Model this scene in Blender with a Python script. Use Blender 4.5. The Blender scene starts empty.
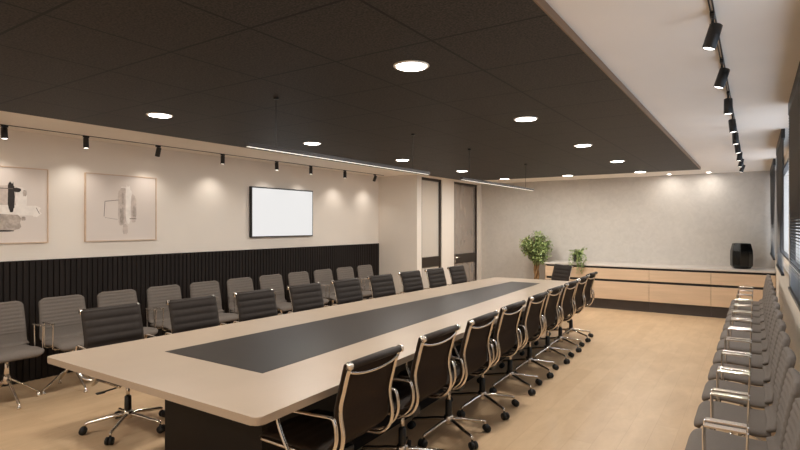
import bpy, bmesh, math, random
from mathutils import Vector, Matrix
random.seed(7)
PI = math.pi
sc = bpy.context.scene
C = sc.collection

# ------------------------------------------------------------------ materials
def new_mat(name):
    m = bpy.data.materials.new(name); m.use_nodes = True
    nt = m.node_tree; b = nt.nodes['Principled BSDF']
    return m, nt, b

def lin(c):
    return tuple((x/12.92 if x <= .04045 else ((x+.055)/1.055)**2.4) for x in [v/255 for v in c])

def mat(name, rgb, rough=.5, metal=0., var=.06, scale=8., bump=0., bscale=60., spec=.5, stretch=(1, 1, 1)):
    m, nt, b = new_mat(name)
    c = lin(rgb)
    tc = nt.nodes.new('ShaderNodeTexCoord'); mp = nt.nodes.new('ShaderNodeMapping')
    mp.inputs['Scale'].default_value = stretch
    nt.links.new(tc.outputs['Object'], mp.inputs['Vector'])
    n = nt.nodes.new('ShaderNodeTexNoise'); n.inputs['Scale'].default_value = scale; n.inputs['Detail'].default_value = 4
    nt.links.new(mp.outputs[0], n.inputs['Vector'])
    r = nt.nodes.new('ShaderNodeValToRGB')
    r.color_ramp.elements[0].position = .3; r.color_ramp.elements[1].position = .7
    r.color_ramp.elements[0].color = (*[max(0, x*(1-var)) for x in c], 1)
    r.color_ramp.elements[1].color = (*[min(1, x*(1+var)) for x in c], 1)
    nt.links.new(n.outputs['Fac'], r.inputs['Fac'])
    nt.links.new(r.outputs['Color'], b.inputs['Base Color'])
    b.inputs['Roughness'].default_value = rough; b.inputs['Metallic'].default_value = metal
    b.inputs['Specular IOR Level'].default_value = spec
    if bump:
        n2 = nt.nodes.new('ShaderNodeTexNoise'); n2.inputs['Scale'].default_value = bscale; n2.inputs['Detail'].default_value = 3
        nt.links.new(mp.outputs[0], n2.inputs['Vector'])
        bp = nt.nodes.new('ShaderNodeBump'); bp.inputs['Strength'].default_value = bump; bp.inputs['Distance'].default_value = .01
        nt.links.new(n2.outputs['Fac'], bp.inputs['Height']); nt.links.new(bp.outputs[0], b.inputs['Normal'])
    return m

def emis(name, rgb, s):
    m, nt, b = new_mat(name)
    b.inputs['Base Color'].default_value = (*rgb, 1)
    b.inputs['Emission Color'].default_value = (*rgb, 1); b.inputs['Emission Strength'].default_value = s
    return m

M = {}
M['wall'] = mat('warm_plaster', (226, 217, 206), .85, var=.02, scale=2, bump=.05, bscale=120)
M['ceil'] = mat('ceiling_paint', (238, 230, 220), .9, var=.02, scale=2)
M['black'] = mat('black_powder_coat', (22, 20, 19), .45, var=.15)
M['rubber'] = mat('black_rubber', (18, 17, 16), .6, var=.1)
M['chrome'] = mat('polished_aluminium', (222, 214, 204), .2, metal=1, var=.03, scale=20)
M['chrome_arm'] = mat('chromed_steel', (228, 222, 214), .22, metal=1, var=.02, scale=20)
M['leather'] = mat('dark_leather', (44, 36, 30), .65, var=.12, scale=30, spec=.3, bump=.15, bscale=200)
M['leather_back'] = mat('dark_back_fabric', (48, 37, 28), .8, var=.1, scale=60, spec=.15)
M['grey_fabric'] = mat('grey_wool_fabric', (112, 104, 97), .95, var=.12, scale=220, bump=.3, bscale=500, spec=.2)
M['table'] = mat('beige_laminate', (167, 148, 128), .38, var=.035, scale=3)
M['inlay'] = mat('charcoal_inlay', (34, 28, 24), .42, var=.06, scale=14, spec=.22)
M['pedestal'] = mat('dark_pedestal_laminate', (24, 20, 18), .55, var=.1, spec=.25)
M['door_frame'] = mat('dark_bronze_frame', (46, 37, 31), .45, var=.08)
M['concrete'] = mat('plain_concrete', (170, 158, 147), .85)
M['white_top'] = mat('light_stone_top', (198, 190, 182), .35, var=.03, scale=12)
M['blackgap'] = mat('black_shadow_gap', (16, 14, 13), .6)
M['plinth'] = mat('dark_plinth', (62, 53, 48), .5, var=.08, scale=6)
M['vase'] = mat('black_glazed_ceramic', (12, 12, 11), .22, var=.1)
M['pot'] = mat('grey_pot', (66, 68, 66), .5, var=.1)
M['basket'] = mat('dark_planter', (52, 46, 42), .7, var=.15)
M['soil'] = mat('soil', (40, 28, 20), .95, var=.3, scale=60)
M['bark'] = mat('pale_bark', (150, 116, 78), .8, var=.25, scale=18, bump=.3)
M['frame_wood'] = mat('pale_oak_frame', (206, 180, 154), .5, var=.08, scale=20)
M['slat'] = mat('black_blind_slat', (15, 14, 13), .5, var=.08, spec=.25)
M['tv'] = mat('tv_bezel', (20, 18, 17), .35)
M['panel'] = mat('dark_wall_slats', (33, 27, 24), .65, var=.1, spec=.2, scale=10, stretch=(1, 1, .15))
M['wainscot'] = mat('cream_lower_panel', (214, 203, 188), .7, var=.03)
M['lamp_disc'] = emis('lamp_disc', (1, .94, .86), 14)
M['lamp_spot'] = emis('lamp_spot', (1, .94, .86), 4)
M['bar_led'] = emis('led_strip', (1, .93, .84), .8)
M['screen'] = emis('screen_white', (1, .985, .97), .8)
M['screen'].node_tree.nodes['Principled BSDF'].inputs['Base Color'].default_value = (.02, .02, .02, 1)
M['white_trim'] = mat('white_lamp_trim', (225, 220, 212), .5)
M['trim_brown'] = mat('bronze_edge_trim', (124, 98, 74), .45, metal=.3, var=.05)

def concrete():
    m, nt, b = new_mat('troweled_concrete')
    tc = nt.nodes.new('ShaderNodeTexCoord')
    n1 = nt.nodes.new('ShaderNodeTexNoise'); n1.inputs['Scale'].default_value = 1.1; n1.inputs['Detail'].default_value = 8; n1.inputs['Roughness'].default_value = .65
    n2 = nt.nodes.new('ShaderNodeTexNoise'); n2.inputs['Scale'].default_value = 9; n2.inputs['Detail'].default_value = 6; n2.inputs['Distortion'].default_value = 1.2
    for n in (n1, n2): nt.links.new(tc.outputs['Object'], n.inputs['Vector'])
    mx = nt.nodes.new('ShaderNodeMath'); mx.operation = 'MULTIPLY_ADD'; mx.inputs[1].default_value = .5
    nt.links.new(n2.outputs['Fac'], mx.inputs[0])
    h = nt.nodes.new('ShaderNodeMath'); h.operation = 'MULTIPLY'; h.inputs[1].default_value = .5
    nt.links.new(n1.outputs['Fac'], h.inputs[0]); nt.links.new(h.outputs[0], mx.inputs[2])
    r = nt.nodes.new('ShaderNodeValToRGB')
    r.color_ramp.elements[0].position = .34; r.color_ramp.elements[1].position = .66
    r.color_ramp.elements[0].color = (*lin((184, 178, 170)), 1); r.color_ramp.elements[1].color = (*lin((198, 192, 184)), 1)
    nt.links.new(mx.outputs[0], r.inputs['Fac']); nt.links.new(r.outputs[0], b.inputs['Base Color'])
    b.inputs['Roughness'].default_value = .8
    return m
M['concrete'] = concrete()

def wood_floor():
    m, nt, b = new_mat('oak_plank_floor')
    tc = nt.nodes.new('ShaderNodeTexCoord')
    mp = nt.nodes.new('ShaderNodeMapping'); mp.inputs['Rotation'].default_value = (0, 0, PI/2)
    nt.links.new(tc.outputs['Object'], mp.inputs['Vector'])
    br = nt.nodes.new('ShaderNodeTexBrick')
    br.inputs['Scale'].default_value = 1; br.inputs['Brick Width'].default_value = 1.3; br.inputs['Row Height'].default_value = .16
    br.inputs['Mortar Size'].default_value = .0016; br.inputs['Mortar Smooth'].default_value = .3
    br.inputs['Color1'].default_value = (*lin((197, 169, 135)), 1); br.inputs['Color2'].default_value = (*lin((191, 162, 128)), 1)
    br.inputs['Mortar'].default_value = (*lin((180, 151, 118)), 1)
    nt.links.new(mp.outputs[0], br.inputs['Vector'])
    mp2 = nt.nodes.new('ShaderNodeMapping'); mp2.inputs['Scale'].default_value = (3.2, 1.1, 1)
    nt.links.new(tc.outputs['Object'], mp2.inputs['Vector'])
    n = nt.nodes.new('ShaderNodeTexNoise'); n.inputs['Scale'].default_value = 2.2; n.inputs['Detail'].default_value = 9; n.inputs['Distortion'].default_value = .5; n.inputs['Roughness'].default_value = .65
    nt.links.new(mp2.outputs[0], n.inputs['Vector'])
    r = nt.nodes.new('ShaderNodeValToRGB')
    r.color_ramp.elements[0].position = .3; r.color_ramp.elements[1].position = .7
    r.color_ramp.elements[0].color = (.86, .83, .8, 1); r.color_ramp.elements[1].color = (1.1, 1.1, 1.1, 1)
    nt.links.new(n.outputs['Fac'], r.inputs['Fac'])
    mx = nt.nodes.new('ShaderNodeMix'); mx.data_type = 'RGBA'; mx.blend_type = 'MULTIPLY'; mx.inputs['Factor'].default_value = .8
    nt.links.new(br.outputs['Color'], mx.inputs['A']); nt.links.new(r.outputs[0], mx.inputs['B'])
    nt.links.new(mx.outputs['Result'], b.inputs['Base Color'])
    b.inputs['Roughness'].default_value = .42; b.inputs['Specular IOR Level'].default_value = .35
    return m
M['floor'] = wood_floor()

def oak(name, rgb):
    m = mat(name, rgb, .5, var=.07, scale=3, stretch=(.5, 1, 7))
    return m
M['oak'] = oak('oak_veneer', (206, 178, 148))

def tile_ceiling():
    m, nt, b = new_mat('dark_acoustic_tiles')
    g = nt.nodes.new('ShaderNodeNewGeometry'); s = nt.nodes.new('ShaderNodeSeparateXYZ')
    nt.links.new(g.outputs['Position'], s.inputs[0])
    def line(axis, off, per):
        a = nt.nodes.new('ShaderNodeMath'); a.operation = 'SUBTRACT'; a.inputs[1].default_value = off
        nt.links.new(s.outputs[axis], a.inputs[0])
        w = nt.nodes.new('ShaderNodeMath'); w.operation = 'PINGPONG'; w.inputs[1].default_value = per/2
        nt.links.new(a.outputs[0], w.inputs[0])
        l = nt.nodes.new('ShaderNodeMath'); l.operation = 'LESS_THAN'; l.inputs[1].default_value = .007
        nt.links.new(w.outputs[0], l.inputs[0]); return l
    lx = line('X', -1.88, .595); ly = line('Y', 2.2, .587)
    mx = nt.nodes.new('ShaderNodeMath'); mx.operation = 'MAXIMUM'
    nt.links.new(lx.outputs[0], mx.inputs[0]); nt.links.new(ly.outputs[0], mx.inputs[1])
    n = nt.nodes.new('ShaderNodeTexNoise'); n.inputs['Scale'].default_value = 105; n.inputs['Detail'].default_value = 5
    nt.links.new(g.outputs['Position'], n.inputs['Vector'])
    r = nt.nodes.new('ShaderNodeValToRGB')
    r.color_ramp.elements[0].position = .35; r.color_ramp.elements[1].position = .7
    r.color_ramp.elements[0].color = (*lin((22, 20, 18)), 1); r.color_ramp.elements[1].color = (*lin((70, 63, 57)), 1)
    nt.links.new(n.outputs['Fac'], r.inputs['Fac'])
    mc = nt.nodes.new('ShaderNodeMix'); mc.data_type = 'RGBA'
    nt.links.new(mx.outputs[0], mc.inputs['Factor']); nt.links.new(r.outputs[0], mc.inputs['A'])
    mc.inputs['B'].default_value = (.0005, .0004, .0003, 1)
    nt.links.new(mc.outputs['Result'], b.inputs['Base Color'])
    b.inputs['Roughness'].default_value = .55; b.inputs['Specular IOR Level'].default_value = .2
    return m
M['tiles'] = tile_ceiling()

def glass(name, tint=(1, 1, 1), rough=0., mixf=.85):
    m, nt, b = new_mat(name)
    b.inputs['Base Color'].default_value = (*tint, 1); b.inputs['Roughness'].default_value = .08
    n = nt.nodes.new('ShaderNodeTexNoise'); n.inputs['Scale'].default_value = 3
    mr = nt.nodes.new('ShaderNodeMapRange'); mr.inputs['To Min'].default_value = mixf-.02; mr.inputs['To Max'].default_value = mixf+.02
    nt.links.new(n.outputs['Fac'], mr.inputs['Value'])
    t = nt.nodes.new('ShaderNodeBsdfTransparent'); t.inputs['Color'].default_value = (*tint, 1)
    mx = nt.nodes.new('ShaderNodeMixShader'); out = nt.nodes['Material Output']
    nt.links.new(mr.outputs[0], mx.inputs['Fac'])
    nt.links.new(b.outputs[0], mx.inputs[1]); nt.links.new(t.outputs[0], mx.inputs[2])
    nt.links.new(mx.outputs[0], out.inputs['Surface'])
    return m
M['glass'] = glass('window_glass', (.95, .97, 1), mixf=.93)
M['door_glass'] = glass('door_glass', (.8, .74, .68), mixf=.72)
M['frost'] = glass('pale_door_glass', (.86, .82, .76), mixf=.5)

def leaf_mat(name, a, bcol):
    m, nt, b = new_mat(name)
    n = nt.nodes.new('ShaderNodeTexNoise'); n.inputs['Scale'].default_value = 28
    tc = nt.nodes.new('ShaderNodeTexCoord'); nt.links.new(tc.outputs['Object'], n.inputs['Vector'])
    r = nt.nodes.new('ShaderNodeValToRGB'); r.color_ramp.elements[0].position = .35; r.color_ramp.elements[1].position = .65
    r.color_ramp.elements[0].color = (*lin(a), 1); r.color_ramp.elements[1].color = (*lin(bcol), 1)
    nt.links.new(n.outputs['Fac'], r.inputs['Fac']); nt.links.new(r.outputs[0], b.inputs['Base Color'])
    b.inputs['Roughness'].default_value = .4
    return m
M['leaf'] = leaf_mat('green_leaves', (72, 96, 42), (178, 192, 126))
M['leaf2'] = leaf_mat('pale_green_leaves', (96, 122, 62), (176, 190, 128))

# ------------------------------------------------------------------ mesh helpers
def obj(name, bm, m, parent=None, smooth=False):
    bmesh.ops.recalc_face_normals(bm, faces=bm.faces)
    me = bpy.data.meshes.new(name); bm.to_mesh(me); bm.free()
    if smooth:
        for p in me.polygons: p.use_smooth = True
    if isinstance(m, (list, tuple)):
        for x in m: me.materials.append(x)
    else: me.materials.append(m)
    o = bpy.data.objects.new(name, me); C.objects.link(o)
    if parent: o.parent = parent
    return o

def tag(o, label, cat, group=None, kind=None):
    o['label'] = label; o['category'] = cat
    if group: o['group'] = group
    if kind: o['kind'] = kind
    return o

def thing(name, label, cat, loc=(0, 0, 0), rz=0, group=None):
    o = bpy.data.objects.new(name, None); C.objects.link(o)
    o.empty_display_size = .1
    o.location = loc; o.rotation_euler = (0, 0, rz)
    return tag(o, label, cat, group)

def struct(name, bm, m, parent=None):
    o = obj(name, bm, m, parent)
    if not parent: o['kind'] = 'structure'
    return o

def children(o): return [c for c in C.objects if c.parent == o]
KIDS = {}
def snapshot(o):
    k = children(o); KIDS[o.name] = k
    for c in k: snapshot(c)
def dup(root, loc, rz, label, group=None, swivel=0):
    r = root.copy(); C.objects.link(r); r.location = loc; r.rotation_euler = (0, 0, rz)
    r['label'] = label
    if group: r['group'] = group
    for ch in KIDS[root.name]:
        c = ch.copy(); C.objects.link(c); c.parent = r
        if c.name.startswith('base_leg'): c.rotation_euler.z = swivel
        for g in KIDS[ch.name]:
            d = g.copy(); C.objects.link(d); d.parent = c
    return r

def bx(bm, x0, x1, y0, y1, z0, z1, bev=0, seg=1, mi=0):
    v = [bm.verts.new(p) for p in ((x0, y0, z0), (x1, y0, z0), (x1, y1, z0), (x0, y1, z0), (x0, y0, z1), (x1, y0, z1), (x1, y1, z1), (x0, y1, z1))]
    fs = [bm.faces.new([v[i] for i in q]) for q in ((3, 2, 1, 0), (4, 5, 6, 7), (0, 1, 5, 4), (1, 2, 6, 5), (2, 3, 7, 6), (3, 0, 4, 7))]
    for f in fs: f.material_index = mi
    if bev:
        es = set(e for f in fs for e in f.edges)
        bmesh.ops.bevel(bm, geom=list(es), offset=bev, segments=seg, affect='EDGES', profile=.5)
    return bm
def box(*a, **k):
    return bx(bmesh.new(), *a, **k)

def prism(bm, pts, z0, z1, bev=0, seg=2):
    lo = [bm.verts.new((x, y, z0)) for x, y in pts]; hi = [bm.verts.new((x, y, z1)) for x, y in pts]
    n = len(pts)
    fs = [bm.faces.new(lo[::-1]), bm.faces.new(hi)]
    for i in range(n): fs.append(bm.faces.new((lo[i], lo[(i+1) % n], hi[(i+1) % n], hi[i])))
    if bev:
        es = [e for e in set(fs[0].edges) | set(fs[1].edges)]
        bmesh.ops.bevel(bm, geom=es, offset=bev, segments=seg, affect='EDGES', profile=.5)
    return bm

def catmull(pts, n=5):
    P = [Vector(p) for p in pts]; out = []
    for i in range(len(P)-1):
        p0 = P[i-1] if i else P[0]*2-P[1]; p1 = P[i]; p2 = P[i+1]; p3 = P[i+2] if i+2 < len(P) else P[-1]*2-P[-2]
        for k in range(n):
            t = k/n
            out.append(.5*((2*p1)+(-p0+p2)*t+(2*p0-5*p1+4*p2-p3)*t*t+(-p0+3*p1-3*p2+p3)*t**3))
    out.append(P[-1]); return out

def sweep(bm, pts, sec, up=(1, 0, 0), scales=None):
    """sweep a cross-section [(a,b)]: a along the side vector (kept near 'up'), b along the normal"""
    P = [Vector(p) for p in pts]; rings = []; up = Vector(up)
    for i, p in enumerate(P):
        t = (P[min(i+1, len(P)-1)]-P[max(i-1, 0)]).normalized()
        s = (up - t*up.dot(t))
        if s.length < 1e-4: s = Vector((0, 1, 0)) - t*t.y
        s.normalize(); n = t.cross(s)
        k = scales[i] if scales else 1
        rings.append([bm.verts.new(p+s*a*k+n*b*k) for a, b in sec])
    m = len(sec)
    for i in range(len(rings)-1):
        for j in range(m):
            bm.faces.new((rings[i][j], rings[i][(j+1) % m], rings[i+1][(j+1) % m], rings[i+1][j]))
    bm.faces.new(rings[0][::-1]); bm.faces.new(rings[-1])
    return bm
def circ(r, n=8): return [(r*math.cos(2*PI*i/n), r*math.sin(2*PI*i/n)) for i in range(n)]
def rect(w, t, c=.25):
    a, b = w/2, t/2; k = min(a, b)*c*2
    return [(-a+k, -b), (a-k, -b), (a, -b+k), (a, b-k), (a-k, b), (-a+k, b), (-a, b-k), (-a, -b+k)]
def tube(bm, pts, r, n=8, up=(1, 0, 0), scales=None): return sweep(bm, pts, circ(r, n), up, scales)
def cyl(bm, a, b, r, n=16, r2=None):
    a = Vector(a); b = Vector(b); up = (1, 0, 0) if abs((b-a).normalized().x) < .9 else (0, 1, 0)
    sc2 = [1, (r2/r)] if r2 is not None else None
    return sweep(bm, [a, b], circ(r, n), up, sc2)
def lathe(bm, prof, n=24, cx=0, cy=0, phase=0):
    rings = [[bm.verts.new((cx+r*math.cos(2*PI*i/n+phase), cy+r*math.sin(2*PI*i/n+phase), z)) for i in range(n)] for r, z in prof]
    for k in range(len(rings)-1):
        for i in range(n): bm.faces.new((rings[k][i], rings[k][(i+1) % n], rings[k+1][(i+1) % n], rings[k+1][i]))
    bm.faces.new(rings[0][::-1]); bm.faces.new(rings[-1]); return bm

def cushion(path, hw, thick, bump, nx=9, curve=0., edge=.35):
    """upholstered sheet along path [(y,z)], half width hw(u), rib offset bump(s), sheet thickness"""
    P = [Vector((0, y, z)) for y, z in path]
    L = [0]
    for i in range(1, len(P)): L.append(L[-1]+(P[i]-P[i-1]).length)
    bm = bmesh.new(); F = []; B = []
    for i, p in enumerate(P):
        t = (P[min(i+1, len(P)-1)]-P[max(i-1, 0)]).normalized()
        n = Vector((0, t.z, -t.y))
        w = hw(L[i]/L[-1])
        end = min(1, min(L[i], L[-1]-L[i])/(thick*.6)+.25); end = math.sqrt(end)
        f = []; b = []
        for j in range(nx):
            q = -1+2*j/(nx-1); q = math.copysign(1-(1-abs(q))**1.5, q)
            e = math.sqrt(max(0, 1-abs(q)**6))*(1-edge)+edge
            if abs(q) == 1: e = edge*.6
            c = curve*q*q
            x = w*q
            f.append(bm.verts.new(p+Vector((x, 0, 0))+n*(thick/2*e*end+bump(L[i])*e+c)))
            b.append(bm.verts.new(p+Vector((x, 0, 0))-n*(thick/2*e*end-c)))
        F.append(f); B.append(b)
    for i in range(len(P)-1):
        for j in range(nx-1):
            bm.faces.new((F[i][j], F[i][j+1], F[i+1][j+1], F[i+1][j]))
            g = bm.faces.new((B[i][j+1], B[i][j], B[i+1][j], B[i+1][j+1])); g.material_index = 1
        bm.faces.new((F[i][0], F[i+1][0], B[i+1][0], B[i][0])); bm.faces.new((F[i+1][-1], F[i][-1], B[i][-1], B[i+1][-1]))
    for j in range(nx-1):
        bm.faces.new((F[0][j+1], F[0][j], B[0][j], B[0][j+1])); bm.faces.new((F[-1][j], F[-1][j+1], B[-1][j+1], B[-1][j]))
    return bm
def p2(pts, n): return [(v.x, v.y) for v in catmull([(a, b, 0) for a, b in pts], n)]

# ------------------------------------------------------------------ camera
CAMZ = 1.55
cam = bpy.data.cameras.new('camera'); cam.lens = 24; cam.sensor_width = 36; cam.clip_start = .05
co = bpy.data.objects.new('camera', cam); C.objects.link(co)
co.location = (0, 0, CAMZ); co.rotation_euler = (PI/2, 0, math.radians(33.65)); sc.camera = co

# ------------------------------------------------------------------ the room
XL, XR, XD, Y0, YF, YN = -6.02, .34, -5.15, -1.6, 11.06, 8.3
HW, HD = CAMZ+.925, CAMZ+.88
XC = -7.1      # far side of the corridor behind the glass doors
struct('floor', box(XC-.1, XR+.2, Y0-.1, YF+.1, -.1, 0), M['floor'])
struct('ceiling', box(XC-.1, XR+.2, Y0-.1, YF+.1, HW, HW+.1), M['ceil'])
struct('wall_left', box(XL-.12, XL, Y0, YN, 0, HW), M['wall'])
struct('wall_far', box(XC, XR+.14, YF, YF+.12, 0, HW), M['concrete'])
struct('wall_back', box(XL-.12, XR+.14, Y0-.12, Y0, 0, HW), M['wall'])
# recess beside the doors, and the wall the doors stand in
struct('wall_niche', box(XC, XD, YN, YN+.12, 0, HW), M['wall'])
bm = bmesh.new()
D1, D2, DT = (8.46, 9.23), (9.74, 10.86), CAMZ+.895
bx(bm, XD-.12, XD, YN+.12, D1[0], 0, HW); bx(bm, XD-.12, XD, D1[1], D2[0], 0, HW); bx(bm, XD-.12, XD, D2[1], YF, 0, HW)
bx(bm, XD-.12, XD, D1[0], D1[1], DT, HW); bx(bm, XD-.12, XD, D2[0], D2[1], DT, HW)
struct('wall_door', bm, M['wall'])
struct('wall_corridor', box(XC-.1, XC, YN, YF, 0, HW), mat('corridor_paint', (196, 180, 164), .85, var=.02))
struct('wall_light_divider', box(XC, XD-.12, 9.52, 9.6, 0, HW), mat('light_divider_paint', (176, 158, 140), .85, var=.02))  # added divider, keeps the light behind the first door stronger than behind the second
# window wall with three openings
WIN = [(2.0, 4.85), (5.0, 7.85), (8.0, 10.95)]; WZ0, WZ1 = 1.1, 2.38
bm = bmesh.new()
bx(bm, XR, XR+.14, Y0, YF, 0, WZ0); bx(bm, XR, XR+.14, Y0, YF, WZ1, HW)
ys = [Y0]+[v for w in WIN for v in w]+[YF]
for a, b in zip(ys[::2], ys[1::2]): bx(bm, XR, XR+.14, a, b, WZ0, WZ1)
struct('wall_right', bm, M['wall'])
# lower cream wall boarding with vertical grooves under the windows
bm = bmesh.new(); bx(bm, .3, XR, Y0, YF, 0, 1.06); 
y = Y0+.02
while y < YF-.1: bx(bm, .28, .3, y, y+.092, .002, 1.058, .004); y += .12
o = struct('trim_1', bm, M['wainscot'])
for i, (a, b) in enumerate(WIN):
    t = bpy.data.objects.new('window_%d' % (i+1), None); C.objects.link(t); t.location = (XR, (a+b)/2, WZ0); t['kind'] = 'structure'
    h = (b-a)/2; H = WZ1-WZ0
    bm = bmesh.new()
    for q in ((-h, -h+.03, 0, H), (h-.03, h, 0, H), (-h, h, 0, .03), (-h, h, H-.03, H)): bx(bm, .004, .06, q[0], q[1], q[2], q[3])
    obj('window_frame', bm, M['door_frame'], t)
    obj('glass_pane', box(.006, .014, -h+.03, h-.03, .03, H-.03), M['glass'], t)
# dark suspended ceiling with its edge trim
struct('ceiling_panel', box(-4.83, -.725, Y0+.02, 9.68, HD, HW), M['tiles'])
bm = bmesh.new()
bx(bm, -.725, -.717, Y0+.02, 9.688, HD, HW-.004); bx(bm, -4.838, -4.83, Y0+.02, 9.688, HD, HW-.004); bx(bm, -4.83, -.725, 9.68, 9.688, HD, HW-.004)
struct('trim_2', bm, M['trim_brown'])
# black vertical slats along the lower left wall
bm = bmesh.new(); PZ = 1.199; bx(bm, XL, XL+.012, Y0, YN, 0, PZ)
y = Y0+.01
while y < YN-.05: bx(bm, XL+.012, XL+.03, y, y+.046, 0, PZ, .004); y += .055
struct('trim_3', bm, M['panel'])
struct('baseboard_far', box(XD, -3.5, YF-.012, YF, 0, .07), M['plinth'])

# glass doors
def door(name, y0, y1, gm, handle):
    t = bpy.data.objects.new(name, None); C.objects.link(t); t.location = (XD-.05, y0, 0); t['kind'] = 'structure'
    w = y1-y0; H = DT
    bm = bmesh.new()
    bx(bm, -.04, .03, 0, .045, 0, H); bx(bm, -.04, .03, w-.05, w, 0, H); bx(bm, -.04, .03, 0, w, H-.05, H)
    obj('door_frame', bm, M['door_frame'], t)
    obj('door_band', box(-.02, .02, .045, w-.05, .745, .94), M['door_frame'], t)
    obj('bottom_rail', box(-.02, .02, .045, w-.05, 0.005, .1), M['door_frame'], t)
    bm = bmesh.new()
    bx(bm, -.005, .005, .045, w-.05, .1, .745); bx(bm, -.005, .005, .045, w-.05, .94, H-.05)
    obj('glass_pane', bm, gm, t)
    if handle:
        bm = bmesh.new(); cyl(bm, (.02, .1, .88), (.065, .1, .88), .012, 12); tube(bm, [(.06, .1, .88), (.065, .16, .88), (.065, .23, .88)], .009, 8, (0, 0, 1))
        bx(bm, .02, .027, .08, .12, .76, .92, .002); cyl(bm, (.02, .1, .79), (.035, .1, .79), .012, 12)
        obj('door_handle', bm, M['chrome'], t, True)
    return t
door('door_1', *D1, M['frost'], False); door('door_2', *D2, M['door_glass'], True)

# ------------------------------------------------------------------ conference table
TZ = .74; TC = -2.69
def hw_t(y): return .958-.047*(y-1.525)
t = thing('conference_table', 'long tapering beige conference table with a dark inlay and black pedestal', 'table', (TC, 1.525, 0))
def rounded(poly, r=.045, n=6):
    out = []
    for i, p in enumerate(poly):
        p = Vector(p); a = (Vector(poly[i-1])-p).normalized(); b = (Vector(poly[(i+1) % len(poly)])-p).normalized()
        s = p+a*r; e = p+b*r
        for k in range(n+1):
            u = k/n; out.append(tuple(s*(1-u)**2+p*2*u*(1-u)+e*u*u))
    return out
LY = 7.745-1.525
bm = prism(bmesh.new(), rounded([(-hw_t(1.525), 0), (hw_t(1.525), 0), (hw_t(7.745), LY), (-hw_t(7.745), LY)]), TZ-.038, TZ, .004, 2)
obj('tabletop', bm, M['table'], t)
q = [(-.452, 2.007-1.525), (.452, 2.007-1.525), (.207, 7.245-1.525), (-.207, 7.245-1.525)]
obj('table_inlay', prism(bmesh.new(), q, TZ-.002, TZ+.0012), M['inlay'], t)
q = [(-.45, .48), (.45, .48), (.205, 5.72), (-.205, 5.72)]
obj('pedestal', prism(bmesh.new(), q, 0, TZ-.038, .002, 1), M['pedestal'], t)

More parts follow.
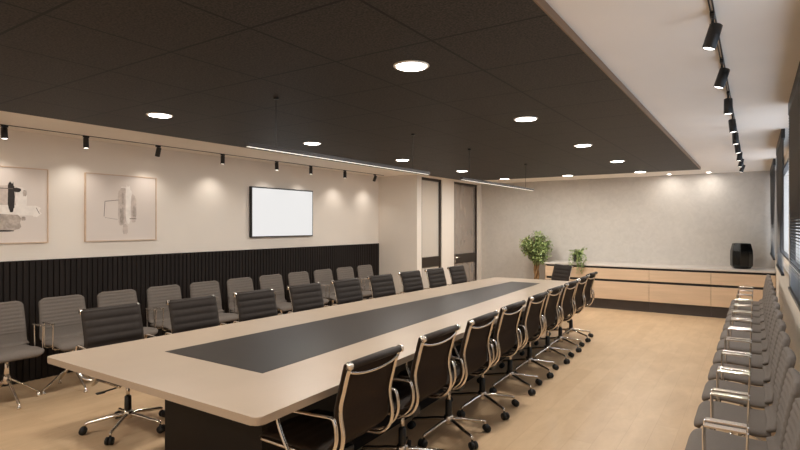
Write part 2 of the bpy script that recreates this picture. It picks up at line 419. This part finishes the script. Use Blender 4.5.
# ------------------------------------------------------------------ table chair
def rib(p, h): return lambda s: h*abs(math.sin(PI*s/p))**.6
BACKP = [(-.2, .478), (-.245, .53), (-.252, .60), (-.246, .68), (-.262, .76), (-.288, .86), (-.306, .934)]
SEATP = [(.265, .438), (.235, .452), (.12, .455), (0, .445), (-.13, .443), (-.19, .466)]
def make_conf():
    t = thing('conference_chair', '', 'chair')
    hw = .226
    o = obj('backrest', cushion(p2(BACKP, 10), lambda u: hw, .022, rib(.066, .007), 9), [M['leather'], M['leather_back']], t, True)
    o = obj('seat', cushion(p2(SEATP, 10), lambda u: hw, .03, rib(.066, .007), 9), [M['leather'], M['leather_back']], t, True)
    for s in (-1, 1):
        bm = bmesh.new(); x = s*.208
        pts = [(x, -.332, .938), (x, -.308, .865), (x, -.288, .785), (x, -.27, .71), (x, -.27, .65), (x, -.281, .59), (x, -.283, .53), (x, -.265, .475), (x, -.22, .43), (x, -.15, .415), (x, -.05, .415), (x, .1, .42), (x, .22, .424), (x, .262, .425)]
        sweep(bm, catmull(pts, 4), rect(.02, .02, .3))
        obj('side_rail', bm, M['chrome'], t, True)
        bm = bmesh.new(); x2 = s*.262
        pts = [(s*.215, -.12, .408), (x2-s*.02, -.15, .412), (x2, -.2, .43), (x2, -.258, .48), (x2, -.286, .54), (x2, -.288, .60), (x2, -.278, .645), (x2, -.255, .665), (x2, -.15, .66), (x2, .0, .652), (x2, .06, .64), (x2, .09, .60), (x2, .075, .54), (x2, .03, .455), (x2, -.02, .40), (s*.232, -.06, .395), (s*.21, -.07, .41)]
        sweep(bm, catmull(pts, 5), rect(.022, .012, .3))
        obj('armrest', bm, M['chrome'], t, True)
        bm = bmesh.new(); cyl(bm, (s*.208, -.328, .926), (s*.224, -.328, .926), .022, 14)
        obj('roll_cap', bm, M['chrome_arm'], t, True)
    bm = bmesh.new(); cyl(bm, (-.209, -.328, .926), (.209, -.328, .926), .0195, 14); obj('top_roll', bm, M['leather'], t, True)
    bm = bmesh.new(); pts = [(-.208, -.322, .893), (-.14, -.326, .874), (-.05, -.328, .864), (.05, -.328, .864), (.14, -.326, .874), (.208, -.322, .893)]
    sweep(bm, catmull(pts, 4), rect(.016, .012, .3), (0, 0, 1)); obj('back_bow', bm, M['chrome'], t, True)
    bm = bmesh.new(); pts = [(-.208, -.06, .415), (-.12, -.06, .402), (.12, -.06, .402), (.208, -.06, .415)]
    sweep(bm, catmull(pts, 3), rect(.03, .012), (0, 1, 0)); pts = [(a, .12, c) for a, b, c in pts]; sweep(bm, catmull(pts, 3), rect(.03, .012), (0, 1, 0))
    obj('seat_stretcher', bm, M['chrome'], t, True)
    bm = bmesh.new(); bx(bm, -.05, .05, -.11, .14, .345, .402, .012, 2); bx(bm, -.03, .03, .13, .18, .36, .395, .008); m = obj('tilt_mechanism', bm, M['black'], t)
    bm = bmesh.new(); tube(bm, [(.05, .06, .36), (.14, .07, .352), (.23, .07, .345)], .006, 6, (0, 0, 1)); bx(bm, .2, .26, .055, .085, .338, .35, .004); obj('tilt_lever', bm, M['black'], m)
    bm = bmesh.new(); cyl(bm, (0, 0, .23), (0, 0, .35), .014, 14); obj('gas_lift', bm, M['chrome'], t, True)
    bm = bmesh.new(); lathe(bm, [(.024, .13), (.026, .15), (.024, .25), (.018, .255)], 16); obj('column_sleeve', bm, M['black'], t, True)
    bm = bmesh.new(); lathe(bm, [(.03, .085), (.038, .1), (.038, .135), (.028, .15)], 18); obj('base_hub', bm, M['chrome'], t, True)
    for k in range(5):
        a = 2*PI*k/5+.45; c, s_ = math.cos(a), math.sin(a)
        bm = bmesh.new()
        pts = [(c*r, s_*r, z) for r, z in ((.02, .118), (.1, .11), (.19, .093), (.256, .084), (.281, .076), (.285, .06))]
        sweep(bm, catmull(pts, 3), rect(.026, .022, .35), (-s_, c, 0), [1.2-.5*i/15 for i in range(16)])
        leg = obj('base_leg', bm, M['chrome'], t, True)
        bm = bmesh.new(); px, py = c*.285, s_*.285
        dx, dy = -s_, c
        for q in (-1, 1):
            cyl(bm, (px+dx*q*.005+c*.012, py+dy*q*.005+s_*.012, .0275), (px+dx*q*.024+c*.012, py+dy*q*.024+s_*.012, .0275), .027, 14)
        cyl(bm, (px, py, .03), (px, py, .068), .008, 8)
        obj('caster', bm, M['rubber'], leg, True)
    for c in children(t):
        if c.name.split('.')[0] in ('backrest', 'seat', 'side_rail', 'armrest', 'roll_cap', 'top_roll', 'back_bow', 'seat_stretcher'):
            for v in c.data.vertices:
                v.co.y += .045
                if v.co.z > .45: v.co.z = .45+(v.co.z-.45)*.925
    return t
conf = make_conf(); snapshot(conf)
ordn = ['', 'second', 'third', 'fourth', 'fifth', 'sixth', 'seventh', 'eighth', 'ninth', 'tenth', 'eleventh']
def place_conf(first, x, y, rz, label, group, swivel=0):
    if first: conf.location = (x, y, 0); conf.rotation_euler = (0, 0, rz); conf['label'] = label; conf['group'] = group
    else: dup(conf, (x, y, 0), rz, label, group, swivel)
RX = [-1.86, -1.88, -1.885, -1.92, -1.955, -1.99, -2.01, -2.05, -2.1]; RY = [2.15, 2.85, 3.48, 4.14, 4.84, 5.47, 6.12, 6.74, 7.38]
LX = [-3.97, -3.86, -3.81, -3.78, -3.75, -3.73, -3.71, -3.67, -3.62]; LYY = [2.23, 2.88, 3.54, 4.21, 4.88, 5.54, 6.21, 6.83, 7.42]
for i in range(9):
    l = ('black conference chair on the window side of the table, nearest the camera' if i == 0 else
         'black conference chair on the window side of the table, last before the oak cabinets' if i == 8 else
         'black conference chair, %s from the near end along the window side of the table' % ordn[i])
    place_conf(i == 0, RX[i], RY[i], PI/2+(.02+random.uniform(-.015, .015)), l, 'black chairs on the window side of the table')
for i in range(9):
    l = ('black ribbed conference chair at the near left corner of the table, its base in view' if i == 0 else
         'black ribbed conference chair at the far end of the left side, before the handled door' if i == 8 else
         'black ribbed conference chair, %s from the near end along the left side of the table' % ordn[i])
    place_conf(False, LX[i], LYY[i], -PI/2-.05+random.uniform(-.02, .02), l, 'black chairs on the left side of the table', .26)
place_conf(False, -2.74, 8.41, PI-.66, 'black conference chair turned sideways at the far narrow end of the table', 'black chair at the table head')

# ------------------------------------------------------------------ grey visitor chair
def make_grey():
    t = thing('visitor_chair', '', 'chair')
    SP = [(.2, .408), (.21, .432), (.18, .452), (.1, .455), (0, .448), (-.08, .445), (-.13, .452)]
    BP = [(-.115, .455), (-.16, .475), (-.178, .52), (-.185, .60), (-.2, .70), (-.218, .79), (-.232, .853)]
    def hs(u): return .216*(1-.22*max(0, (.16-u)/.16)**2.2)
    def hb(u): return .219-.015*u-.05*max(0, (u-.9)/.1)**2.2
    def gb(s): return .007*abs(math.sin(PI*s/.034))**.7 if s > .15 else 0
    obj('seat', cushion(p2(SP, 7), hs, .04, lambda s: 0, 11), [M['grey_fabric']]*2, t, True)
    obj('backrest', cushion(p2(BP, 12), hb, .034, gb, 11, .02), [M['grey_fabric']]*2, t, True)
    for s in (-1, 1):
        bm = bmesh.new(); x = s*.228
        pts = [(s*.17, .13, .42), (x, .13, .428), (x, .134, .60), (x, .134, .648), (x, .12, .653), (x, .05, .653), (x, -.02, .653), (x, -.034, .648), (x, -.032, .58), (x, -.022, .428), (s*.17, -.02, .42)]
        sweep(bm, [Vector(p) for p in pts], circ(.0055, 8)); bx(bm, x-.018, x+.018, -.032, .132, .648, .660, .003)
        obj('armrest', bm, M['chrome_arm'], t)
    bm = bmesh.new(); bx(bm, -.22, .22, -.03, .0, .418, .43, .003); bx(bm, -.22, .22, .12, .15, .418, .43, .003); bx(bm, -.06, .06, -.07, .14, .405, .422, .004)
    obj('seat_plate', bm, M['chrome_arm'], t)
    bm = bmesh.new(); cyl(bm, (0, 0, .2), (0, 0, .41), .02, 16); obj('stem', bm, M['chrome'], t, True)
    bm = bmesh.new(); lathe(bm, [(.02, .17), (.032, .185), (.032, .235), (.024, .25)], 18); obj('base_hub', bm, M['chrome'], t, True)
    for k in range(4):
        a = PI/2*k; c, s_ = math.cos(a), math.sin(a); bm = bmesh.new()
        pts = [(c*r, s_*r, z) for r, z in ((.02, .215), (.09, .165), (.17, .1), (.24, .045), (.252, .038))]
        sweep(bm, pts, rect(.024, .016, .35), (-s_, c, 0), [1.2, 1.1, .95, .85, .8]); leg = obj('base_leg', bm, M['chrome'], t, True)
        bm = bmesh.new(); lathe(bm, [(.016, 0), (.016, .012), (.008, .018), (.007, .042)], 12, c*.247, s_*.247); obj('glide', bm, M['chrome'], leg, True)
    return t
grey = make_grey(); snapshot(grey)
for i in range(11):
    y = 1.962+.537*i
    l = ('grey ribbed visitor chair by the dark wall slats, leftmost and cut by the frame' if i == 0 else
         'grey ribbed visitor chair by the dark wall slats, last before the white corner' if i == 10 else
         'grey ribbed visitor chair against the dark wall slats, %s from the left' % ordn[i])
    g = 'grey chairs along the dark slatted wall'
    if i == 0: grey.location = (-5.41, y, 0); grey.rotation_euler = (0, 0, -PI/2); grey['label'] = l; grey['group'] = g
    else: dup(grey, (-5.41, y, 0), -PI/2+random.uniform(-.01, .01), l, g)
ordn2 = ordn + ['twelfth']
for i in range(13):
    y = 2.52+.537*i
    l = ('grey visitor chair in the window row, nearest the camera and cut by the frame' if i == 0 else
         'grey visitor chair in the window row, last before the oak cabinets' if i == 12 else
         'grey visitor chair in the row under the windows, %s from the camera' % ordn2[i])
    dup(grey, (-.06, y, 0), PI/2, l, 'grey chairs under the windows')

# ------------------------------------------------------------------ cabinets on the far wall
CF = 10.3; X0 = -3.43; CT = .816
xs = [-3.43, -2.51, -1.562, -.614, .275]
nm = ['oak low cabinet unit at the left end, behind the leafy plants',
      'oak low cabinet unit, second from the left, right of the trailing plant',
      'oak low cabinet unit, second from the window wall, left of the black vase',
      'oak low cabinet unit against the window wall, below the black vase']
for i in range(4):
    a, b = xs[i], xs[i+1]; w = b-a
    t = thing('low_cabinet', nm[i], 'cabinet', (a, CF, 0), 0, 'oak cabinet units along the concrete wall')
    bm = bx(bmesh.new(), .001, w-.001, .03, YF-CF-.002, .185, CT-.032); obj('cabinet_body', bm, M['blackgap'], t)
    if i == 0: obj('side_panel', box(-.001, .018, .0, YF-CF-.002, .185, CT-.05), M['oak'], t)
    obj('plinth', box(0.001, w-.001, .05, YF-CF-.002, 0, .185), M['plinth'], t)
    obj('drawer', box(.0025+(.018 if i == 0 else 0), w-.0025, 0, .03, .555, CT-.068, .001), M['oak'], t)
    obj('drawer', box(.0025+(.018 if i == 0 else 0), w-.0025, 0, .03, .19, .512, .001), M['oak'], t)
o = obj('cabinet_top', box(X0-.012, .279, CF-.012, YF-.001, CT-.03, CT, .002), M['white_top']); tag(o, 'long pale stone worktop running over the oak cabinets', 'worktop')

# black faceted vase
bm = lathe(bmesh.new(), [(.125, 0), (.165, .05), (.168, .2), (.165, .3), (.135, .425), (.115, .425), (.11, .36), (.12, .1), (.02, .08)], 8, phase=PI/8)
bmesh.ops.bevel(bm, geom=bm.edges[:], offset=.006, segments=1, affect='EDGES')
o = obj('faceted_vase', bm, M['vase']); o.location = (-.19, 10.68, CT); o.rotation_euler = (0, 0, .3)
tag(o, 'large black faceted vase on the pale worktop near the windows', 'vase')

# plants
def leaf(bm, p, d, up, L, W):
    d = d.normalized(); s = d.cross(up)
    if s.length < .01: s = Vector((1, 0, 0))
    s.normalize(); n = s.cross(d)
    a = bm.verts.new(p); t_ = bm.verts.new(p+d*L-n*L*.15)
    m1 = bm.verts.new(p+d*L*.45+s*W+n*W*.3); m2 = bm.verts.new(p+d*L*.45-s*W+n*W*.3); c = bm.verts.new(p+d*L*.5)
    bm.faces.new((a, m1, c)); bm.faces.new((a, c, m2)); bm.faces.new((m1, t_, c)); bm.faces.new((c, t_, m2))
t = thing('potted_tree', 'bushy green potted tree with pale twisted trunk left of the cabinets', 'plant', (-3.71, 10.6, 0))
bm = lathe(bmesh.new(), [(.13, 0), (.165, .3), (.17, .32), (.155, .32), (.15, .27), (.02, .268)], 24); obj('planter', bm, M['basket'], t, True)
obj('soil', lathe(bmesh.new(), [(.149, .262), (.147, .275), (.03, .28)], 20), M['soil'], t)
bm = bmesh.new()
for k in range(3):
    pts = [((.034)*math.cos(2*PI*k/3+z*9), .034*math.sin(2*PI*k/3+z*9), .26+z) for z in [i*.05 for i in range(16)]]
    tube(bm, pts, .026, 8)
for k in range(16):
    a = random.uniform(0, 2*PI); e = random.uniform(.2, 1.3); r = random.uniform(.16, .28)
    tube(bm, catmull([(0, 0, .9+random.uniform(-.05, .12)), (math.cos(a)*r*.5*math.cos(e), math.sin(a)*r*.5*math.cos(e), 1.0+.5*r*math.sin(e)), (math.cos(a)*r*math.cos(e), math.sin(a)*r*math.cos(e), 1.04+r*math.sin(e))], 3), .005, 5)
obj('trunk', bm, M['bark'], t, True)
bm = bmesh.new(); rg = random.Random(3)
cl = [(Vector((rg.gauss(0, .2), rg.gauss(0, .17), 1.08+rg.gauss(0, .19))), rg.uniform(.07, .1)) for _ in range(90)]
cl = [(c, r) for c, r in cl if (c-Vector((0, 0, 1.09))).length < .31]
for _ in range(3000):
    c, r = rg.choice(cl)
    d = Vector((rg.gauss(0, 1), rg.gauss(0, 1), rg.gauss(0, 1))).normalized(); p = c+d*r*rg.uniform(.4, 1)
    dd = (d+Vector((rg.gauss(0, .5), rg.gauss(0, .5), rg.uniform(-.9, .3)))).normalized()
    leaf(bm, p, dd, Vector((0, 0, 1)), rg.uniform(.04, .07), rg.uniform(.013, .021))
obj('foliage', bm, M['leaf'], t)

t = thing('trailing_plant', 'small trailing green plant in a dark pot on the worktop', 'plant', (-2.85, 10.42, CT))
bm = bmesh.new(); lathe(bm, [(.085, 0), (.095, .015), (.09, .02), (.085, .03)], 20); obj('saucer', bm, M['white_top'], t, True)
bm = lathe(bmesh.new(), [(.06, .03), (.085, .15), (.088, .16), (.078, .16), (.074, .14), (.01, .138)], 20); obj('flower_pot', bm, M['pot'], t, True)
bm = bmesh.new(); bs = bmesh.new(); rg = random.Random(5)
for k in range(22):
    a = rg.uniform(0, 2*PI); trail = k < 11
    if trail:
        a = rg.uniform(-PI*.95, -.05); R = rg.uniform(.12, .2); dn = rg.uniform(.05, .32)
        pts = [(0, 0, .15), (math.cos(a)*R*.6, math.sin(a)*.13, .2), (math.cos(a)*R, min(math.sin(a)*R, -.155) if dn > .1 else math.sin(a)*R, .12), (math.cos(a)*R*1.05, min(math.sin(a)*R*1.1, -.165), .12-dn)]
    else:
        R = rg.uniform(.05, .2); pts = [(0, 0, .15), (math.cos(a)*R*.4, math.sin(a)*R*.4, .22), (math.cos(a)*R, math.sin(a)*R, .2+rg.uniform(-.02, .1))]
    P = catmull(pts, 5); tube(bs, P, .0022, 4)
    for p in P[2:]:
        for _ in range(3):
            d = Vector((rg.gauss(0, 1), rg.gauss(0, 1), rg.gauss(-.1, .7)))
            leaf(bm, p, d, Vector((0, 0, 1)), rg.uniform(.03, .055), rg.uniform(.01, .018))
obj('foliage', bm, M['leaf2'], t); obj('stems', bs, M['leaf2'], t)

# ------------------------------------------------------------------ television and pictures
t = thing('television', 'wall-mounted television with a blank white screen and thin black bezel', 'television', (XL, 5.785, 1.737))
obj('tv_body', box(.001, .05, -.635, .635, -.367, .367, .003), M['tv'], t)
obj('screen', box(.05, .052, -.618, .618, -.35, .348), M['screen'], t)

def art_mat(bands):
    return mat('print_paper', (216, 205, 196), .6, var=.015, scale=3)
paper = art_mat(0)
inks = [mat('ink_pale', (232, 224, 216), .7, var=.08, scale=20), mat('ink_grey', (172, 160, 150), .7, var=.3, scale=25),
        mat('ink_taupe', (196, 182, 172), .7, var=.14, scale=30), mat('ink_black', (42, 36, 32), .7, var=.3, scale=25), mat('ink_line', (110, 98, 90), .7, var=.2)]
def picture(yc, label, shapes, lines):
    zc = CAMZ+.193
    t = thing('framed_picture', label, 'picture', (XL, yc, zc), 0, 'framed abstract prints on the left wall')
    hw, hh = .41, .373
    bm = bmesh.new()
    for a, b, c, d in ((-hw, -hw+.009, -hh, hh), (hw-.009, hw, -hh, hh), (-hw+.009, hw-.009, -hh, -hh+.009), (-hw+.009, hw-.009, hh-.009, hh)): bx(bm, .001, .026, a, b, c, d)
    obj('picture_frame', bm, M['frame_wood'], t)
    bm = bmesh.new(); bx(bm, .002, .016, -hw+.009, hw-.009, -hh+.009, hh-.009)
    for k, (mi, pts) in enumerate(shapes):
        z = .0165+.0003*k; f = bm.faces.new([bm.verts.new((z, a, b)) for a, b in pts]); f.material_index = mi+1
    for (a, b), (c, d), wd in lines:
        v = Vector((0, c-a, d-b)).normalized(); n = Vector((0, -v.z, v.y))*wd
        f = bm.faces.new([bm.verts.new(Vector((.0195, p, q))+n*s) for p, q, s in ((a, b, -1), (c, d, -1), (c, d, 1), (a, b, 1))]); f.material_index = 5
    obj('print', bm, [paper]+inks, t)
def blob(cx, cy, rx, ry, sd, n=22, rough=.14):
    r = random.Random(sd); out = []
    for i in range(n):
        a = 2*PI*i/n; k = 1+r.uniform(-rough, rough)
        ca, sa = math.cos(a), math.sin(a)
        out.append((cx+rx*k*math.copysign(abs(ca)**.6, ca), cy+ry*k*math.copysign(abs(sa)**.6, sa)))
    return out
picture(3.31, 'square framed abstract print with a slender upright form, beside the television',
        [(0, blob(.03, .1, .075, .14, 1)), (2, blob(.0, .02, .055, .2, 2)), (0, blob(.065, .05, .03, .22, 3, rough=.1)), (2, blob(.13, .0, .035, .15, 4)),
         (1, blob(.135, -.04, .02, .06, 9)), (1, blob(-.01, -.1, .022, .1, 5)), (2, blob(.03, -.24, .028, .06, 6)), (1, blob(.0, .1, .012, .07, 8))],
        [((-.2, .07), (-.05, .09), .003), ((-.2, .07), (-.21, -.1), .003), ((-.2, -.11), (-.06, -.13), .0015), ((.08, -.12), (.16, -.12), .004)])
picture(2.13, 'framed abstract print with black and grey forms, leftmost and cut by the frame',
        [(2, blob(.02, .08, .16, .11, 11, rough=.08)), (0, blob(.17, .05, .05, .13, 12, rough=.08)), (0, blob(.08, -.05, .26, .055, 13, rough=.12)), (1, blob(.0, -.17, .17, .085, 14, rough=.08)),
         (3, blob(.085, .08, .028, .14, 15, rough=.1)), (3, blob(.12, .15, .05, .02, 16)), (0, blob(.3, -.06, .03, .05, 17)), (1, blob(.19, -.13, .018, .02, 18)), (3, blob(-.02, -.25, .12, .008, 19)), (1, blob(.2, .12, .016, .03, 20))],
        [((-.25, .16), (.1, .16), .004), ((.3, -.02), (.33, -.08), .003)])

# ------------------------------------------------------------------ blinds
BL = [(2.6, 5.02, 'black venetian blind nearest the camera, over the first window'), (6.29, 7.84, 'black venetian blind on the middle window'), (9.04, 10.98, 'black venetian blind on the window beside the concrete wall')]
for a, b, l in BL:
    t = thing('venetian_blind', l, 'blind', (.222, (a+b)/2, 0), 0, 'venetian blinds on the windows')
    h = (b-a)/2
    obj('headrail', box(-.013, .018, -h, h, HW-.09, HW-.001, .002), M['black'], t)
    bm = bmesh.new(); z = 1.10; k = 0
    while z < HW-.1:
        ang = math.radians(36); dx, dz = .0125*math.cos(ang), .0125*math.sin(ang)
        n = Vector((math.sin(ang), 0, math.cos(ang)))*.0006
        vs = []
        for yy in (-h+.005, h-.005):
            for sgn, tt in ((-1, 1), (1, 1), (1, -1), (-1, -1)):
                vs.append(bm.verts.new(Vector((sgn*dx, yy, z-sgn*dz))+n*tt))
        for q in ((0, 1, 2, 3), (7, 6, 5, 4), (0, 4, 5, 1), (1, 5, 6, 2), (2, 6, 7, 3), (3, 7, 4, 0)): bm.faces.new([vs[i] for i in q])
        z += .0205
    obj('slats', bm, M['slat'], t)
    for yy in (-h+.2, 0, h-.2): obj('ladder_cord', box(-.0138, -.0128, yy-.002, yy+.002, 1.075, HW-.08), M['black'], t)
    obj('bottom_rail', box(-.0135, .0135, -h+.004, h-.004, 1.062, 1.082, .002), M['black'], t)

# ------------------------------------------------------------------ lamps
WARM = (1, .945, .875)
def light(name, kind, loc, power, parent=None, **k):
    L = bpy.data.lights.new(name, kind); L.energy = power; L.color = k.pop('color', WARM)
    rot = k.pop('rot', None)
    for a, v in k.items(): setattr(L, a, v)
    o = bpy.data.objects.new(name, L); C.objects.link(o); o.location = loc
    if rot: o.rotation_euler = rot
    if parent: o.parent = parent
    return o
first = None
rows = [('window-side', -1.58), ('left-side', -3.965)]
DP = [(x, 2.487+1.765*i, r, i) for r, x in rows for i in range(5)] + [(-2.77, 9.54, 'mid', 0)] + [(x, .722, r, -1) for r, x in rows] + [(x, -1.04, r, -1) for r, x in rows]
DP = [d for d in DP if d[3] >= 0]
def make_down():
    t = thing('downlight', '', 'ceiling light')
    bm = bmesh.new()
    n = 32; r0, r1 = .1, .082
    lathe(bm, [(r1, .0), (r0-.004, -.006), (r0, -.003), (r0, .0)], n); obj('lamp_rim', bm, M['white_trim'], t, True)
    obj('diffuser', lathe(bmesh.new(), [(.082, -.0055), (.082, -.0075), (.07, -.008)], n), M['lamp_disc'], t)
    return t
dn = make_down(); snapshot(dn)
for i, (x, y, r, k) in enumerate(DP):
    if r == 'mid': l = 'round recessed light at the far centre of the dark ceiling'
    else:
        nn = ['nearest', 'second nearest', 'third nearest', 'fourth nearest', 'farthest'][k]
        l = 'round recessed light in the dark ceiling, %s row, %s to the camera' % (r, nn) if k < 4 else 'round recessed light in the dark ceiling, %s row, farthest from the camera' % r
    if i == 0: dn.location = (x, y, HD); dn['label'] = l; dn['group'] = 'round lights in the dark ceiling'
    else: dup(dn, (x, y, HD), 0, l, 'round lights in the dark ceiling')
for x in (-1.58, -3.965):
    for i in range(-2, 5): light('downlight_lamp', 'AREA', (x, 2.487+1.765*i, HD-.012), 21, shape='DISK', size=.16, spread=math.radians(180))
light('downlight_lamp', 'AREA', (-2.77, 9.54, HD-.012), 21, shape='DISK', size=.16, spread=math.radians(180))
for x, l in ((-.675, 'small recessed light in the pale ceiling strip, nearer the windows'), (-1.3, 'small recessed light in the pale ceiling strip, farther from the windows')):
    t = thing('small_downlight', l, 'ceiling light', (x, 10.78, HW), 0, 'small lights above the concrete wall')
    obj('lamp_rim', lathe(bmesh.new(), [(.035, 0), (.045, -.005), (.048, 0)], 20), M['white_trim'], t, True)
    obj('diffuser', lathe(bmesh.new(), [(.034, -.004), (.034, -.006), (.03, -.0065)], 20), M['lamp_disc'], t)
    light('small_downlight_lamp', 'AREA', (x, 10.78, HW-.012), 3, shape='DISK', size=.07)

# pendant light bars
for y0, y1, cy, l in ((2.33, 4.66, (2.59, 4.36), 'slim suspended light bar over the near half of the table'), (5.38, 7.71, (5.58, 7.4), 'slim suspended light bar over the far half of the table')):
    xb, zb = -2.752, CAMZ+.509
    t = thing('pendant_light_bar', l, 'pendant light', (xb, (y0+y1)/2, zb), 0, 'suspended light bars above the table'); ym = (y0+y1)/2; h = (y1-y0)/2
    obj('bar_housing', box(-.016, .016, -h, h, .003, .03, .002), M['door_frame'], t)
    obj('led_diffuser', box(-.009, .009, -h+.01, h-.01, .0, .003), M['bar_led'], t)
    for c in cy:
        bm = bmesh.new(); cyl(bm, (0, c-ym, .03), (0, c-ym, HD-zb-.012), .0022, 6); o = obj('suspension_cable', bm, M['black'], t)
        bm = bmesh.new(); cyl(bm, (0, c-ym, HD-zb-.014), (0, c-ym, HD-zb), .018, 14); obj('ceiling_cup', bm, M['black'], t)

# track rails and spots
def spot(name, loc, tilt, rz, label, group, hz=-.074):
    t = thing(name, label, 'spotlight', loc, rz, group)
    bm = bmesh.new(); bx(bm, -.009, .009, -.03, .03, -.018, .0, .002); cyl(bm, (0, 0, -.045), (0, 0, -.015), .006, 8); obj('track_adapter', bm, M['black'], t)
    R = Matrix.Translation((0, 0, hz)) @ Matrix.Rotation(tilt, 4, 'Y')
    bm = bmesh.new(); lathe(bm, [(.02, .054), (.026, .05), (.027, -.05), (.0245, -.052), (.0235, -.046), (.015, -.044)], 20); bm.transform(R); h = obj('spot_head', bm, M['black'], t, True)
    bm = bmesh.new(); lathe(bm, [(.0235, -.047), (.0235, -.0495), (.02, -.051)], 20); bm.transform(R); obj('lens', bm, M['lamp_spot'], h)
    return t
def track(x, y0, y1, label):
    o = obj('track_rail', box(x-.006, x+.006, y0, y1, HW-.006, HW-.0005), M['black']); tag(o, label, 'track rail', 'ceiling track rails'); return o
# the right rail has a pale slot along its underside
xr = -.1525
t = thing('track_rail', 'black ceiling track rail on the pale ceiling by the windows', 'track rail', (xr, 4.5, HW), 0, 'ceiling track rails')
obj('rail_body', box(-.0085, -.0035, -6, 5.2, -.014, -.0005), M['black'], t); obj('rail_body', box(.0035, .0085, -6, 5.2, -.014, -.0005), M['black'], t)
obj('rail_channel', box(-.0035, .0035, -6, 5.2, -.008, -.0005), M['ceil'], t)
track(-5.755, Y0+.1, 8.1, 'thin black ceiling track rail along the picture wall')
lS = [2.07, 2.79, 3.59, 4.49, 5.43, 6.14, 6.97, 7.82]
tl = [-.1, -.05, .35, .02, -.05, 0, 0, .4]
nl = ['leftmost, above the cut-off print', 'second from the left, between the two prints', 'tilted, above the uncut print', 'between print and television',
      'above the left of the television', 'above the television right edge', 'second from the white corner', 'nearest the white corner']
for i, y in enumerate(lS):
    spot('track_spotlight', (-5.755, y, HW-.006), tl[i], 0, 'black track spotlight on the picture wall rail, '+nl[i], 'spotlights on the picture wall rail')
    lo = light('spot_lamp', 'SPOT', (-5.755, y, HW-.165), 8, spot_size=math.radians(115), spot_blend=1, shadow_soft_size=.02)
    lo.rotation_euler = Vector((-.2, .0, -1)).to_track_quat('-Z', 'Y').to_euler()
rS = [2.66, 3.44, 4.28, 5.14, 5.92, 6.66, 7.47, 8.27, 9.1]
tr = [.28, .3, 0, -.1, -.05, -.12, .1, .2, .3]
for i, y in enumerate(rS):
    pos = 'nearest the camera' if i == 0 else ('farthest from the camera' if i == 8 else ordn[i]+' from the camera')
    spot('track_spotlight', (xr, y, HW-.014), tr[i], 0, 'black track spotlight on the window-side rail, '+pos, 'spotlights on the window-side rail', -.1)
    lo = light('spot_lamp', 'SPOT', (xr-.01, y, HW-.165), 18, spot_size=math.radians(120), spot_blend=1, shadow_soft_size=.02)
    lo.rotation_euler = Vector((-.08, 0, -1)).to_track_quat('-Z', 'Y').to_euler()
# added fill lights behind the doors, the stronger one brightening the first door
light('corridor_fill', 'AREA', (-6.2, 9.0, HW-.02), 14, shape='DISK', size=.3)
light('corridor_fill', 'AREA', (-6.2, 10.3, HW-.02), 4, shape='DISK', size=.3)

# ------------------------------------------------------------------ daylight
w = bpy.data.worlds.new('world'); sc.world = w; w.use_nodes = True
bg = w.node_tree.nodes['Background']; bg.inputs['Color'].default_value = (.82, .9, 1, 1); bg.inputs['Strength'].default_value = 2.6
for a, b in WIN:
    o = light('window_portal', 'AREA', (XR+.13, (a+b)/2, (WZ0+WZ1)/2), 1, shape='RECTANGLE', size=WZ1-WZ0, size_y=b-a, rot=(0, PI/2, 0))
    o.data.cycles.is_portal = True

sc.view_settings.view_transform = 'Standard'; sc.view_settings.look = 'None'
sc.view_settings.gamma = 1; sc.view_settings.exposure = 0
sc.cycles.use_denoising = True
sc.cycles.max_bounces = 10; sc.cycles.diffuse_bounces = 6; sc.cycles.sample_clamp_indirect = 6
